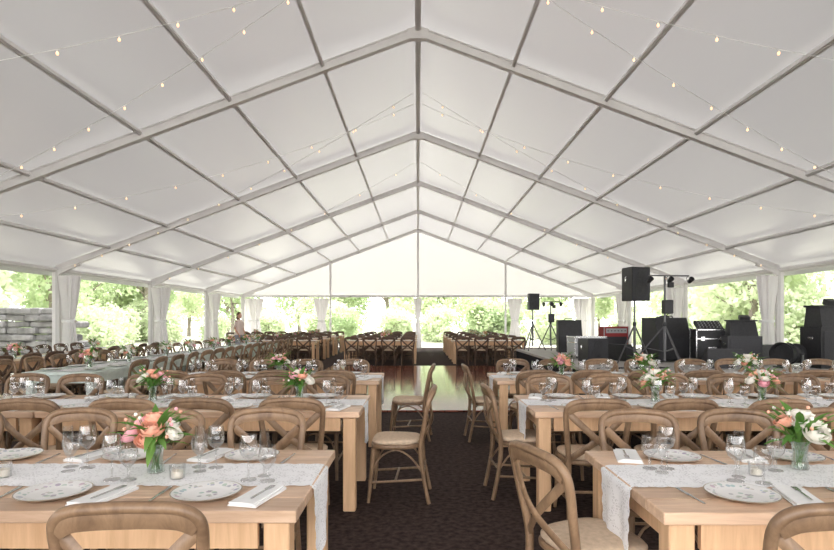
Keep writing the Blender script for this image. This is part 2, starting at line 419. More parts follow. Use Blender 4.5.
# ---------------------------------------------------------------- chair
def chair(woodm):
    b = MB(); w = woodm
    arch = [(-.195, -.265, 0), (-.19, -.215, .25), (-.185, -.20, .45), (-.205, -.235, .66), (-.216, -.262, .80), (-.200, -.282, .858), (-.15, -.295, .885), (-.07, -.306, .894), (0, -.31, .897)]
    full = arch + [(-x, y, z) for x, y, z in arch[-2::-1]]
    sp = spline(full, 5)
    b.tube(sp, [.0165+.0035*(1 if p.z > .3 else 0) for p in sp], w, 8)
    tr = spline([(-.208, -.276, .825), (-.16, -.294, .852), (-.08, -.306, .863), (0, -.312, .866), (.08, -.306, .863), (.16, -.294, .852), (.208, -.276, .825)], 4)
    b.tube(tr, .03, w, 8, flat=(1.2, .36), up=(0, -.15, 1))
    for s in (-1, 1):
        c = spline([(s*.195, -.262, .80), (s*.07, -.285+s*.006, .68), (-s*.03, -.270+s*.006, .595), (-s*.178, -.205, .475)], 4)
        b.tube(c, .023, w, 6, flat=(.32, 1.0), up=(0, 1, 0))
    def out(k, z, n=32):
        r = []
        for i in range(n):
            th = 2*math.pi*i/n; c, s = math.cos(th), math.sin(th)
            e = 2/3.4; x = abs(c)**e*math.copysign(1, c); y = abs(s)**e*math.copysign(1, s)
            r.append(((.205+.022*y)*x*k, .205*y*k-.0, z))
        return r
    b.loft([out(.97, .425), out(1, .43), out(1.01, .45), out(.98, .458)], w)
    b.loft([out(.93, .459), out(.965, .468), out(.97, .480), out(.92, .492), out(.75, .499), out(.35, .503)], M['cush'])
    for s in (-1, 1):
        b.tube([(s*.178, .175, .43), (s*.183, .195, .2), (s*.192, .215, 0)], [.021, .018, .013], w, 8)
        b.tube([(s*.187, .2, .16), (s*.19, -.232, .19)], .010, w, 6)
        b.tube(spline([(s*.187, .198, .20), (s*.178, .13, .35), (s*.175, .0, .415), (s*.178, -.12, .36), (s*.19, -.215, .24)], 4), .008, w, 6)
    b.tube(spline([(-.187, .2, .22), (-.12, .195, .37), (0, .19, .415), (.12, .195, .37), (.187, .2, .22)], 4), .008, w, 6)
    b.tube([(-.187, -.0, .178), (.187, -.0, .178)], .010, w, 6)
    b.tube([(-.19, -.225, .25), (.19, -.225, .25)], .009, w, 6)
    return b.mesh('cross_back_chair', 50)
CH = chair(M['cwood']); CD = chair(M['cdark'])
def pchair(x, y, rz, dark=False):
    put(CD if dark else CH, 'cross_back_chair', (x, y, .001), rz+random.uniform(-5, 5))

# ---------------------------------------------------------------- table
TL, TW, TH = 2.44, .96, .76
def table(top, leg):
    b = MB(); pw = TW/6
    for i in range(6):
        b.box((0, -TW/2+pw*(i+.5), TH-.0225), (TL, pw-.003, .045), top, ch=.004)
    b.box((0, 0, TH-.048), (TL-.06, TW-.06, .008), leg)
    for s in (-1, 1):
        b.box((0, s*(TW/2-.05), TH-.10), (TL-.3, .025, .10), leg)
        b.box((s*(TL/2-.08), 0, TH-.10), (.025, TW-.2, .10), leg)
        for t in (-1, 1):
            b.box((s*(TL/2-.08), t*(TW/2-.08), (TH-.05)/2), (.095, .095, TH-.05), leg, ch=.006)
    return b.mesh('farm_table', 30)
TB = table(M['twood'], M['tlegs']); TM = table(M['mint'], M['mint'])

def runner(L, drop, side):
    """lace runner along x; hangs off the end on `side`."""
    b = MB(); hw = .172; nx = int((L+drop)/.02); ny = 10; v = []; f = []
    for i in range(nx+1):
        s = i*.02
        for j in range(ny+1):
            y = (j/ny-.5)*2
            sc = hw+.014*abs(math.sin(s*math.pi/.07))
            yy = y*sc
            if s <= drop:
                zz = -(drop-s)
                tip = (1-abs(y))*.07*(1-s/drop)
                x = side*(.010+.012*math.sin(yy*30)*(drop-s)/drop); z = zz-tip-.002
            else:
                x = -side*(s-drop); z = .003+.0012*math.sin(s*9+yy*8)
            v.append((x, yy, z))
    for i in range(nx):
        for j in range(ny):
            q = (i*(ny+1)+j, i*(ny+1)+j+1, (i+1)*(ny+1)+j+1, (i+1)*(ny+1)+j)
            f.append(q)
    b.add(v, f, M['lace']); return b.mesh('lace_table_runner', 60)

# ---------------------------------------------------------------- tableware
b = MB(); b.lathe([(.001, .004), (.07, .004), (.085, .006), (.132, .019), (.135, .022), (.13, .0225), (.084, .010), (.07, .008), (.001, .008)], M['plate'], 36, caps=(False, False)); PL = b.mesh('dinner_plate', 60)
def gl(prof, name, seg=18):
    b = MB(); b.lathe(prof, M['glass'], seg, caps=(True, False)); return b.mesh(name, 60)
WG = gl([(.034, 0), (.033, .003), (.006, .008), (.004, .02), (.004, .085), (.012, .092), (.030, .108), (.038, .13), (.038, .155), (.032, .195)], 'wine_glass')
WG2 = gl([(.032, 0), (.031, .003), (.006, .01), (.005, .05), (.016, .062), (.034, .085), (.038, .11), (.034, .15)], 'water_goblet')
CG = gl([(.028, 0), (.027, .003), (.005, .008), (.004, .07), (.012, .08), (.021, .11), (.022, .15), (.019, .205)], 'champagne_flute')
b = MB(); b.lathe([(.024, 0), (.03, .003), (.034, .06), (.031, .06), (.027, .006)], M['glass'], 16, caps=(True, True)); b.lathe([(.024, .006), (.024, .035), (.002, .036)], M['wax'], 14); VC = b.mesh('votive_candle', 50)
b = MB()
for k, (dx, z) in enumerate(((0, .004), (.004, .009), (-.003, .014))):
    n = 9; rings = []
    for i in range(n+1):
        t = i/n; y = -.12+.24*t; w = .058-(.004*k); e = .0022
        zz = z+.0012*math.sin(t*6+k)
        rings.append([(-w+dx, y, zz-e), (w+dx, y, zz-e+.001), (w+dx, y, zz+e), (dx, y, zz+e+.002), (-w+dx, y, zz+e)])
    b.loft(rings, M['white'])
b.box((.012, -.01, .0215), (.008, .13, .003), M['steel']); b.box((.012, .07, .0215), (.022, .05, .003), M['steel'], ch=.001)
NP = b.mesh('folded_napkin', 40)
b = MB(); b.box((0, 0, .002), (.009, .11, .0035), M['steel'], ch=.001); b.box((0, .095, .002), (.016, .10, .002), M['steel'], ch=.0008); KN = b.mesh('table_knife', 40)

def rose(b, c, r, mat, tilt):
    rnd = random
    T0 = b.T.copy()
    b.T = T0 @ Matrix.Translation(c) @ Matrix.Rotation(tilt[0], 4, 'X') @ Matrix.Rotation(tilt[1], 4, 'Y')
    for lay, (rr, op, n) in enumerate(((.35, 2.6, 3), (.6, 2.3, 4), (.82, 2.0, 5), (1.0, 1.65, 5))):
        for k in range(n):
            a0 = 2*math.pi*k/n+lay*.7; span = 2*math.pi/n*1.35; v = []; f = []
            for i in range(5):
                ph = .25+(op-.25)*i/4
                for j in range(5):
                    u = (j/4-.5); a = a0+u*span*(1-.35*(i/4)**3)
                    R = r*rr*(1+.12*(i/4)**2*(1 if lay > 1 else 0)+.05*rnd.uniform(-1, 1)*(i/4))
                    v.append((R*math.sin(ph)*math.cos(a), R*math.sin(ph)*math.sin(a), -R*math.cos(ph)*.85-u*u*.3*R*(i/4)))
            for i in range(4):
                for j in range(4): f.append((i*5+j, i*5+j+1, i*5+j+6, i*5+j+5))
            b.add(v, f, mat)
    b.T = T0
def leaf(b, p, d, L, w, mat):
    d = Vector(d).normalized(); s = d.cross(Vector((0, 0, 1)));
    if s.length < .01: s = Vector((1, 0, 0))
    s.normalize(); u = s.cross(d); p = Vector(p); v = []; f = []
    for i, (t, ww) in enumerate(((0, .1), (.25, .8), (.5, 1), (.75, .7), (1, .05))):
        c = p+d*L*t-u*L*.35*t*t
        v += [c-s*w*ww+u*w*.3*ww, c, c+s*w*ww+u*w*.3*ww]
    for i in range(4): f += [(3*i, 3*i+1, 3*i+4, 3*i+3), (3*i+1, 3*i+2, 3*i+5, 3*i+4)]
    b.add(v, f, mat)
def bouquet(seed, pal, big=1.0):
    random.seed(seed); b = MB()
    b.lathe([(.03, 0), (.037, .004), (.034, .03), (.03, .07), (.036, .115), (.045, .13), (.042, .13), (.033, .112), (.027, .07), (.03, .03), (.03, .008)], M['water'], 20)
    heads = [(0, 0, .24), (.055, .02, .215), (-.055, .01, .22), (.01, -.06, .205), (-.02, .06, .215), (.09, -.03, .18), (-.085, -.04, .18), (.0, -.085, .165)]
    for i, h in enumerate(heads):
        h = (h[0]*big, h[1]*big, .12+(h[2]-.12)*big)
        b.tube(spline([(random.uniform(-.015, .015), random.uniform(-.015, .015), .012), (h[0]*.3, h[1]*.3, .11), (h[0], h[1], h[2]-.02)], 3), .0022, M['stem'], 5)
        rose(b, h, (.036 if i % 3 else .045)*big*random.uniform(.85, 1.1), M[pal[i % len(pal)]], (-h[1]*7, h[0]*7))
    for i in range(50):
        a = random.uniform(0, 6.28); e = random.uniform(-.1, 1.8); R = random.uniform(.01, .05)
        leaf(b, (R*math.cos(a), R*math.sin(a), random.uniform(.12, .2)), (math.cos(a), math.sin(a), e), random.uniform(.09, .17)*big, random.uniform(.010, .020), M['leaf'])
    for i in range(18):
        a = random.uniform(0, 6.28); R = random.uniform(.06, .12)*big; z = random.uniform(.17, .29)
        b.tube([(0, 0, .1), (R*math.cos(a), R*math.sin(a), z)], .0015, M['stem'], 4)
        b.ball((R*math.cos(a), R*math.sin(a), z), .009, M[random.choice(pal)], 6, 4)
    return b.mesh('flower_vase', 60)
BQ = [bouquet(3, ['rpeach', 'rwhite', 'rpink', 'rpeach'], 1.1), bouquet(5, ['rwhite', 'rpeach', 'rwhite'], 1.1), bouquet(9, ['rwhite', 'rpink', 'rpeach'], 1.1)]
random.seed(11)
BPOS = ((-1.18, 2.52), (1.76, 2.58), (-1.0, 4.72), (-2.25, 4.75), (2.0, 4.72), (2.9, 4.72), (1.75, 6.83), (2.75, 6.83), (-1.7, 6.85), (4.1, 4.7), (4.0, 6.8), (-3.9, 4.7))
used = [(x, y, .10) for x, y in BPOS]
def pware(me, name, x, y, z, r):
    for _ in range(12):
        if all((x-a)**2+(y-c)**2 > (r+q)**2 for a, c, q in used): break
        x += random.uniform(-.05, .05); y += random.uniform(-.03, .03)
    else: return
    used.append((x, y, r)); put(me, name, (x, y, z))
def setting(x, y, side, zt=TH):
    dy = .30*side
    used.append((x, y+dy, .135))
    put(PL, 'dinner_plate', (x, y+dy, zt), random.uniform(0, 360))
    put(NP, 'folded_napkin', (x+.21*(1 if side < 0 else -1), y+side*.325, zt), -14 if side < 0 else 166)
    put(KN, 'table_knife', (x-.19*(1 if side < 0 else -1), y+side*.33, zt+.001), random.uniform(-8, 8)+(0 if side < 0 else 180))
    g = random.uniform(-.02, .02)
    pware(WG, 'wine_glass', x+.10*(-side)+g, y+side*.10, zt+.005, .035); pware(WG2, 'water_goblet', x+.19*(-side), y+side*.12+g, zt+.005, .035)
    pware(CG, 'champagne_flute', x+.15*(-side)+g, y+side*.035, zt+.005, .028)

def trow(x0, y0, dirx, ntab, detail=True, chairs=True, skip=()):
    yc = y0+TW/2
    for t in range(ntab):
        cx = x0+dirx*(TL/2+t*(TL+.01))
        put(TB, 'farm_table', (cx, yc, 0))
        for k in range(4):
            x = x0+dirx*(t*(TL+.01)+.45+.6*k)+(-.05 if dirx > 0 else 0)
            for s in (-1, 1):
                if chairs: pchair(x+random.uniform(-.03, .03)+(-.03 if dirx > 0 and s < 0 else 0), yc+s*(TW/2+(.045 if s < 0 else .13)+random.uniform(-.02, .05)), 0 if s < 0 else 180)
                if detail: setting(x+(.06 if dirx < 0 else -.02), yc, s)
        if detail:
            for k, off in enumerate((.6, 1.35, 2.0)):
                pware(VC, 'votive_candle', x0+dirx*(t*TL+off), yc+random.choice((-.08, .1)), TH+.005, .035)
    if detail:
        rm = runner(ntab*TL, .27, -dirx)
        put(rm, 'lace_table_runner', (x0, yc, TH))
XL, XR = -.44, .88
trow(XL, 2.02, -1, 2); trow(XL, 4.2, -1, 2); trow(XL, 6.35, -1, 1)
trow(XR, 2.0, 1, 2); trow(XR, 4.2, 1, 2); trow(XR+.02, 6.35, 1, 2)
pchair(-.17, 4.62, 92); pchair(-.11, 6.9, 90)
pchair(.77, 2.50, -72); pchair(.86, 4.72, -88); pchair(.86, 6.85, -90)
for i, (x, y) in enumerate(BPOS):
    put(BQ[i % 3], 'flower_vase', (x, y, TH+.005), i*67)

for k in range(4):
    yy = 8.6+k*2.46
    put(TM, 'mint_farm_table', (-4.75, yy, 0), 90)
    put(runner(2.3, .01, 1), 'lace_table_runner', (-4.75, yy+1.16, TH), 90)
    put(BQ[k % 3], 'flower_vase', (-4.75, yy-.5, TH+.005), k*50); put(BQ[(k+1) % 3], 'flower_vase', (-4.75, yy+.6, TH+.005), k*90)
    for j in range(4):
        for s in (-1, 1):
            pchair(-4.75+s*.66, yy-.9+.6*j, -90 if s < 0 else 90)
            put(PL, 'dinner_plate', (-4.75+s*.3, yy-.9+.6*j, TH+.001)); put(WG, 'wine_glass', (-4.75+s*.12, yy-.78+.6*j, TH+.005))
for k in range(3):
    yy = 7.6+k*2.46
    put(TB, 'farm_table', (-7.25, yy, 0), 90)
    put(runner(2.3, .01, 1), 'lace_table_runner', (-7.25, yy+1.16, TH), 90)
    put(BQ[(k+2) % 3], 'flower_vase', (-7.25, yy, TH+.005), k*50)
    for j in range(4):
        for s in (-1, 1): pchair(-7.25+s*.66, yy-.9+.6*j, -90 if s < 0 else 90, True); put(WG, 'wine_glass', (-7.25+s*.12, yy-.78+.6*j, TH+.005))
for ry in (18.9, 21.1, 23.3, 25.5):
    for cx in (-1.25, 2.35, -4.6, -7.3 if ry in (25.5,) else None):
        if cx is None: continue
        put(TB, 'farm_table', (cx, ry, 0))
        put(runner(2.3, .01, 1), 'lace_table_runner', (cx+1.16, ry, TH))
        put(BQ[random.randrange(3)], 'flower_vase', (cx+random.uniform(-.2, .2), ry, TH+.005))
        for k in (0, 2): put(WG, 'wine_glass', (cx-.8+.75*k, ry+.1, TH+.005))
        for k in range(4):
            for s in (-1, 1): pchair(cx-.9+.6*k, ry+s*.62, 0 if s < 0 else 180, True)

# ---------------------------------------------------------------- stage & gear
SZ = .55; SX = 3.05
b = MB()
for i in range(3):
    for j in range(3):
        b.box((SX+1.7*(i+.5), 10.1+2.44*(j+.5), SZ-.03), (1.69, 2.43, .06), M['deck'], ch=.006)
b.box((SX+2.55, 10.1+3.66, (SZ-.06)/2), (5.06, 7.26, SZ-.06), M['skirt'])
for k in range(37):
    b.tube([(SX+.02+k*.14, 10.1, .01), (SX+.02+k*.14, 10.1, SZ-.07)], .03, M['skirt'], 6)
for k in range(52):
    b.tube([(SX+.01, 10.12+k*.14, .01), (SX+.01, 10.12+k*.14, SZ-.07)], .03, M['skirt'], 6)
put(b.mesh('stage_platform', 30), 'stage_platform')

def speaker(w, d, h):
    b = MB()
    r = []
    for z, k in ((0, .97), (.02, 1), (h-.02, 1), (h, .97)):
        r.append([(-w/2*k, -d/2*k, z), (w/2*k, -d/2*k, z), (w*.36*k, d/2*k, z), (-w*.36*k, d/2*k, z)])
    b.loft(r, M['black'])
    b.box((0, -d/2-.006, h/2), (w*.88, .014, h*.9), M['grille'], ch=.004)
    R = Matrix.Rotation(rad(90), 4, 'X')
    T0 = b.T.copy(); b.T = Matrix.Translation((0, -d/2-.012, h*.33)) @ R
    b.lathe([(w*.36, 0), (w*.36, .008), (w*.33, .008), (w*.3, .003), (w*.1, .004), (w*.08, .008), (.001, .009)], M['black'], 24)
    b.T = Matrix.Translation((0, -d/2-.012, h*.75)) @ R
    b.lathe([(w*.2, 0), (w*.2, .008), (w*.16, .008), (w*.05, .003), (.001, .004)], M['black'], 20)
    b.T = T0
    for s in (-1, 1): b.tube([(s*w*.46, .0, h*.55), (s*w*.5, 0, h*.57), (s*w*.5, 0, h*.7), (s*w*.46, 0, h*.72)], .012, M['steel'], 6)
    return b.mesh('pa_speaker', 40)
def tripod(b, h, spread=.5, z0=0, rot=20):
    m = M['stand']
    b.tube([(0, 0, .12+z0), (0, 0, h)], .020, m, 8)
    b.tube([(0, 0, .3+z0), (0, 0, .85)], .028, m, 8)
    for k in range(3):
        a = rad(90+120*k+rot); c, s = math.cos(a), math.sin(a)
        b.tube([(0, 0, .80), (spread*c, spread*s, .012)], .016, m, 6)
        b.tube([(0, 0, .30), (spread*.55*c, spread*.55*s, .365)], .010, m, 6)
        b.ball((spread*c, spread*s, .018), .018, M['black'], 6, 4)
    b.lathe([(.03, .78), (.036, .80), (.036, .84), (.03, .86)], M['black'], 10)
def onstand(spk, sc, h, name='speaker_on_stand'):
    b = MB(); tripod(b, h+.05, .38); e = bpy.data.objects.new(name, None); COL.objects.link(e)
    put(b.mesh('tripod_stand', 40), 'tripod', parent=e); put(spk, 'cabinet', (0, 0, h), 0, sc, e)
    return e
SP = speaker(.42, .36, .64)
e = onstand(SP, 1.04, 1.28); e.location = (4.33, 11.2, SZ); e.rotation_euler = (0, 0, rad(18))
e = onstand(SP, .75, 1.2); e.location = (3.4, 16.6, SZ); e.rotation_euler = (0, 0, rad(10))
def lightstand(h, barw, n=3, sp=.62):
    b = MB(); tripod(b, h, sp, 0, 60)
    b.tube([(-barw*.4, 0, h), (barw*.6, 0, h)], .014, M['stand'], 8)
    for k in range(n):
        x = -barw*.4+barw*k/(n-1)
        T0 = b.T.copy(); b.T = Matrix.Translation((x, -.05, h-.09)) @ Matrix.Rotation(rad(60), 4, 'X')
        b.lathe([(.03, -.06), (.038, -.05), (.042, .01), (.05, .06), (.045, .06), (.035, .02)], M['black'], 14)
        b.T = T0
        b.tube([(x, 0, h), (x-.05, 0, h-.04), (x-.05, -.03, h-.09)], .005, M['black'], 5)
    b.box((.02, -.06, h*.66), (.18, .12, .26), M['black'], ch=.012)
    b.box((.1, -.03, h*.9), (.1, .08, .1), M['black'], ch=.01)
    return b.mesh('stage_light_stand', 40)
put(lightstand(1.74, .8), 'stage_light_stand', (4.68, 10.62, SZ), 5)
put(lightstand(1.45, .5, 3, .4), 'stage_light_stand', (4.0, 16.9, SZ), -10)

def amp(w, d, h, body, front, slant=0):
    b = MB()
    b.loft([[(-w/2, -d/2, z0), (w/2, -d/2, z0), (w/2, d/2, z0), (-w/2, d/2, z0)] if i < 2 else [(-w/2, -d/2+slant, z0), (w/2, -d/2+slant, z0), (w/2, d/2, z0), (-w/2, d/2, z0)] for i, z0 in enumerate((.03, h*.55, h))], body)
    for sx in (-1, 1):
        for sy in (-1, 1): b.lathe([(.025, 0), (.025, .035)], M['black'], 8, (sx*w*.42, sy*d*.4, 0))
        b.box((sx*w/2, -d/2+slant/2, h*.5), (.02, .02, h*.9), M['silver']) if slant == 0 else None
    b.box((0, -d/2-.005, h*.30), (w*.86, .012, h*.45), front, ch=.003)
    if slant == 0:
        b.box((0, -d/2-.005, h*.80), (w*.86, .012, h*.22), M['silver'], ch=.003)
        for k in range(6):
            b.box((-w*.35+w*.14*k, -d/2-.02, h*.80), (.025, .025, .025), M['black'], ch=.004)
    b.tube([(-w*.2, 0, h), (-w*.18, 0, h+.035), (w*.18, 0, h+.035), (w*.2, 0, h)], .012, M['black'], 6)
    return b
def roadcase(w, d, h, body):
    b = MB(); b.box((0, 0, .08+h/2), (w, d, h), body, ch=.01)
    e = .022
    for sx in (-1, 1):
        for sy in (-1, 1):
            b.box((sx*w/2, sy*d/2, .08+h/2), (e, e, h), M['steel'], ch=.003)
            b.ball((sx*w/2, sy*d/2, .08), .028, M['steel'], 8, 6); b.ball((sx*w/2, sy*d/2, .08+h), .028, M['steel'], 8, 6)
            b.tube([(sx*w*.4-.012, sy*d*.36, .035), (sx*w*.4+.012, sy*d*.36, .035)], .035, M['black'], 12)
            b.box((sx*w*.4, sy*d*.36, .065), (.05, .05, .03), M['steel'])
        for z in (.08, .08+h, .08+h*.7):
            b.box((0, sx*d/2, z), (w, e*.8, e), M['steel']); b.box((sx*w/2, 0, z), (e*.8, d, e), M['steel'])
    for s in (-.3, .3): b.box((w*s, -d/2-.008, .08+h*.7), (.08, .015, .09), M['steel'], ch=.004)
    b.box((0, -d/2-.008, .08+h*.35), (.16, .015, .1), M['steel'], ch=.004)
    return b
b = amp(.8, .6, .95, M['black'], M['grille'], .16)
put(b.mesh('guitar_amplifier', 30), 'bass_amplifier_stack', (5.45, 12.3, SZ), 12)
put(amp(.62, .4, .9, M['black'], M['grille'], .12).mesh('guitar_amplifier', 30), 'bass_amplifier_stack', (4.1, 15.2, SZ), -5)
put(amp(.62, .32, .52, M['red'], M['grille']).mesh('guitar_amplifier', 30), 'guitar_amplifier', (4.85, 13.9, SZ+.22), 6)
put(roadcase(.7, .45, .12, M['black']).mesh('road_case', 30), 'road_case', (4.85, 13.9, SZ), 6)
put(roadcase(.75, .5, .42, M['silver']).mesh('road_case', 30), 'road_case', (4.0, 13.3, SZ), 5)
put(roadcase(.9, .55, .55, M['black']).mesh('road_case', 30), 'road_case', (6.6, 12.9, SZ), -8)
b = roadcase(.6, .5, .62, M['black'])
T0 = b.T.copy(); b.T = Matrix.Translation((0, .05, .72)) @ Matrix.Rotation(rad(25), 4, 'X'); b.box((0, 0, .06), (.5, .4, .07), M['black'], ch=.01)
for i in range(7):
    for j in range(4): b.lathe([(.012, .095), (.010, .115)], M['silver'], 8, (-.2+.066*i, -.14+.09*j, 0))
b.T = T0
put(b.mesh('mixing_desk', 30), 'mixing_desk', (6.1, 11.75, SZ), -12)
def podium():
    b = MB()
    b.loft([[(-.33, -.24, .0), (.33, -.24, .0), (.33, .24, .0), (-.33, .24, .0)], [(-.33, -.24, .62), (.33, -.24, .62), (.33, .24, .62), (-.33, .24, .62)]], M['black'])
    b.loft([[(-.27, -.20, .62), (.27, -.20, .62), (.27, .22, .62), (-.27, .22, .62)], [(-.24, -.10, .92), (.24, -.10, .92), (.24, .2, .92), (-.24, .2, .92)]], M['black'])
    b.box((0, -.25, .31), (.56, .014, .5), M['grille'], ch=.003)
    b.box((0, .05, .935), (.56, .36, .03), M['black'], ch=.008)
    b.box((.05, -.02, .99), (.2, .14, .09), M['black'], rotm('X', 20), ch=.01)
    for s in (-1, 1): b.box((s*.335, 0, .45), (.012, .12, .03), M['steel'], ch=.003)
    return b.mesh('equipment_rack', 30)
PD = podium()
put(PD, 'equipment_rack', (6.38, 11.05, SZ), -14, (.92, .92, .95))
b = MB(); tripod(b, .95, .28); b.tube([(0, 0, .95), (.05, -.1, 1.05)], .01, M['black'], 6); b.ball((.06, -.12, 1.07), .03, M['black'], 8, 6); b.box((0, .0, .93), (.3, .22, .02), M['black'], rotm('X', 25)); put(b.mesh('music_stand', 30), 'music_stand', (5.85, 13.3, SZ))
def drum(r, d):
    b = MB(); b.T = Matrix.Translation((0, 0, r+.02)) @ Matrix.Rotation(rad(90), 4, 'X')
    b.lathe([(r, -d/2), (r+.012, -d/2), (r+.012, -d/2+.03), (r, -d/2+.035), (r, d/2-.035), (r+.012, d/2-.03), (r+.012, d/2), (r, d/2)], M['black'], 28, caps=(False, False))
    b.lathe([(r-.002, d/2-.005), (.001, d/2-.004)], M['drumskin'], 28, caps=(False, False)); b.lathe([(.001, -d/2+.004), (r-.002, -d/2+.005)], M['black'], 28, caps=(False, False))
    for k in range(8):
        a = k*math.pi/4; b.tube([((r+.02)*math.cos(a), (r+.02)*math.sin(a), -d/2), ((r+.02)*math.cos(a), (r+.02)*math.sin(a), d/2)], .006, M['steel'], 5)
    b.T = Matrix()
    return b.mesh('bass_drum', 40)
put(drum(.18, .3), 'floor_tom_drum', (7.5, 13.6, SZ+.01), 20)
def spotlight():
    """large floor-standing spotlight with U yoke, barrel along -x"""
    b = MB(); b.T = Matrix.Translation((0, 0, .27)) @ Matrix.Rotation(rad(-90), 4, 'Y') @ Matrix.Rotation(rad(8), 4, 'X')
    b.lathe([(.001, -.28), (.12, -.28), (.17, -.22), (.18, -.10), (.18, .02), (.20, .03), (.20, .08), (.18, .09), (.18, .20), (.215, .22), (.22, .30), (.20, .30), (.17, .24), (.001, .23)], M['black'], 28, caps=(False, False))
    for k in range(5): b.lathe([(.17, -.20+.035*k), (.188, -.20+.035*k), (.188, -.19+.035*k), (.17, -.19+.035*k)], M['grille'], 24, caps=(False, False))
    b.T = Matrix()
    for s in (-1, 1):
        b.box((0, s*.235, .15), (.06, .012, .28), M['stand']); b.lathe([(.03, 0), (.03, .03)], M['black'], 10, (0, s*.235, .26))
    b.box((0, 0, .012), (.30, .48, .022), M['stand'], ch=.004)
    return b.mesh('floor_spotlight', 40)
put(spotlight(), 'floor_spotlight', (6.98, 10.5, SZ), 20)
def wedge():
    b = MB(); w, d, h = .62, .42, .36
    b.loft([[(x, -d/2, 0), (x, d/2, 0), (x, d/2, h), (x, d/2-.12, h), (x, -d/2, .1)] for x in (-w/2, w/2)], M['black'])
    R = rotm('X', 48); b.box((0, -.065, .235), (w*.9, .35, .012), M['grille'], R, ch=.003)
    return b.mesh('stage_monitor', 30)
WD = wedge()
put(WD, 'stage_monitor', (5.72, 10.55, SZ), 170); put(WD, 'stage_monitor', (7.5, 12.2, SZ), 190); put(WD, 'stage_monitor', (4.6, 12.5, SZ), 110)
put(PD, 'equipment_rack', (7.75, 10.62, SZ), 8, (1.05, 1.0, 1.24))
put(speaker(.5, .5, .5), 'subwoofer_speaker', (3.75, 12.1, SZ), 15)
b = MB()
for k in range(3):
    pts = [(3.3+k*.3+.2*math.sin(t*.5+k)+t*.05, 10.3+k*.1+.1*math.sin(t*1.3+k*2), SZ+.012) for t in range(18)]
    b.tube(spline(pts, 3), .009, M['black'], 5)
put(b.mesh('audio_cables', 60), 'audio_cables')

# ---------------------------------------------------------------- exterior
def foliage(seed, n, h, r, low, mat, size):
    rnd = random.Random(seed); b = MB(); v = []; f = []
    blobs = []
    for i in range(16):
        z = rnd.uniform(low, h); rr = r*math.sqrt(max(.1, 1-((z-(low+h)/2)/((h-low)*.62))**2)); a = rnd.uniform(0, 6.28); q = rnd.uniform(.2, .75)*rr
        blobs.append((q*math.cos(a), q*math.sin(a), z, rnd.uniform(.45, .8)*r*.65))
    for i in range(n):
        c = rnd.choice(blobs); d = Vector((rnd.gauss(0, 1), rnd.gauss(0, 1), rnd.gauss(0, 1))).normalized()*c[3]*rnd.uniform(.6, 1.08)
        p = Vector(c[:3])+d
        if p.z < .05: p.z = rnd.uniform(.1, .6)
        t = Vector((rnd.gauss(0, 1), rnd.gauss(0, 1), rnd.gauss(0, .7)-.4)).normalized(); s = t.cross(Vector((rnd.gauss(0, 1), rnd.gauss(0, 1), rnd.gauss(0, 1)))).normalized()
        L = size*rnd.uniform(.6, 1.3); w = L*.32; k = len(v)
        v += [p, p+t*L*.5+s*w, p+t*L, p+t*L*.5-s*w]; f.append((k, k+1, k+2, k+3))
    b.add(v, f, mat)
    b.tube(spline([(0, 0, -.05), (.1, .05, h*.3), (-.05, .1, h*.55), (.1, 0, h*.85)], 3), [max(.03, .2-.017*i) for i in range(10)], M['bark'], 8)
    for i in range(8):
        c = blobs[i]; b.tube([(0, .05, h*.25+i*.2), (c[0]*.5, c[1]*.5, c[2]*.8), c[:3]], [.08, .05, .02], M['bark'], 6)
    return b.mesh('tree', 0)
TR = [foliage(1, 6000, 8, 3.2, 2.2, M['lf1'], .34), foliage(2, 6000, 9, 3.4, 1.6, M['lf2'], .34)]
BU = [foliage(4, 4500, 2.2, 1.7, .4, M['lf1'], .22), foliage(5, 4500, 2.6, 1.9, .4, M['lf2'], .22)]
ROOF_SHADE = foliage(8, 9000, 9, 3.6, 3.2, M['lf3'], .5)  # unseen tree, added to shade the near part of the roof
for x, y, s in ((-14, 4.5, 2.0), (14.5, 4, 2.0), (-15, -5, 2.2), (14.5, -6, 2.2), (-15.5, 12, 1.8), (16, 12.5, 1.8)):
    put(ROOF_SHADE, 'tree', (x, y, -.08), x*31, s)  # added out of view beside the tent to darken the front ceiling
random.seed(23)
for i in range(46):
    s = -1 if i % 2 else 1
    if i < 26:
        y = 6+ (i//2)*3.1+random.uniform(-1, 1); x = s*random.uniform(16, 27)
    else:
        y = random.uniform(40, 54); x = -30+ (i-26)*3.1+random.uniform(-1, 1)
    put(random.choice(TR), 'tree', (x, y, -.08), random.uniform(0, 360), random.uniform(.8, 1.2))
for i in range(36):
    s = -1 if i % 2 else 1
    if i < 20:
        y = 9+(i//2)*3.2+random.uniform(-1, 1); x = s*random.uniform(14, 19)
    else:
        y = random.uniform(34, 42); x = -20+(i-20)*2.6+random.uniform(-1, 1)
    if x < -9 and 13 < y < 23: x -= 5
    put(random.choice(BU), 'shrub', (x, y, -.08), random.uniform(0, 360), random.uniform(.7, 1.15))
b = MB(); random.seed(5)
for row in range(9):
    x = -15.5+random.uniform(0, .3)
    xe = -10.4-row*.18+random.uniform(-.3, .3)
    while x < xe:
        wd = random.uniform(.3, .85)
        b.box((x+wd/2, 18+random.uniform(-.1, .1), .05+row*.21), (wd-.03, .6, .2+random.uniform(-.02, .02)), M['stone'], rotm('Z', random.uniform(-6, 6)) @ rotm('Y', random.uniform(-3, 3)), ch=.04)
        x += wd
put(b.mesh('stone_wall', 25), 'rock_garden_wall')

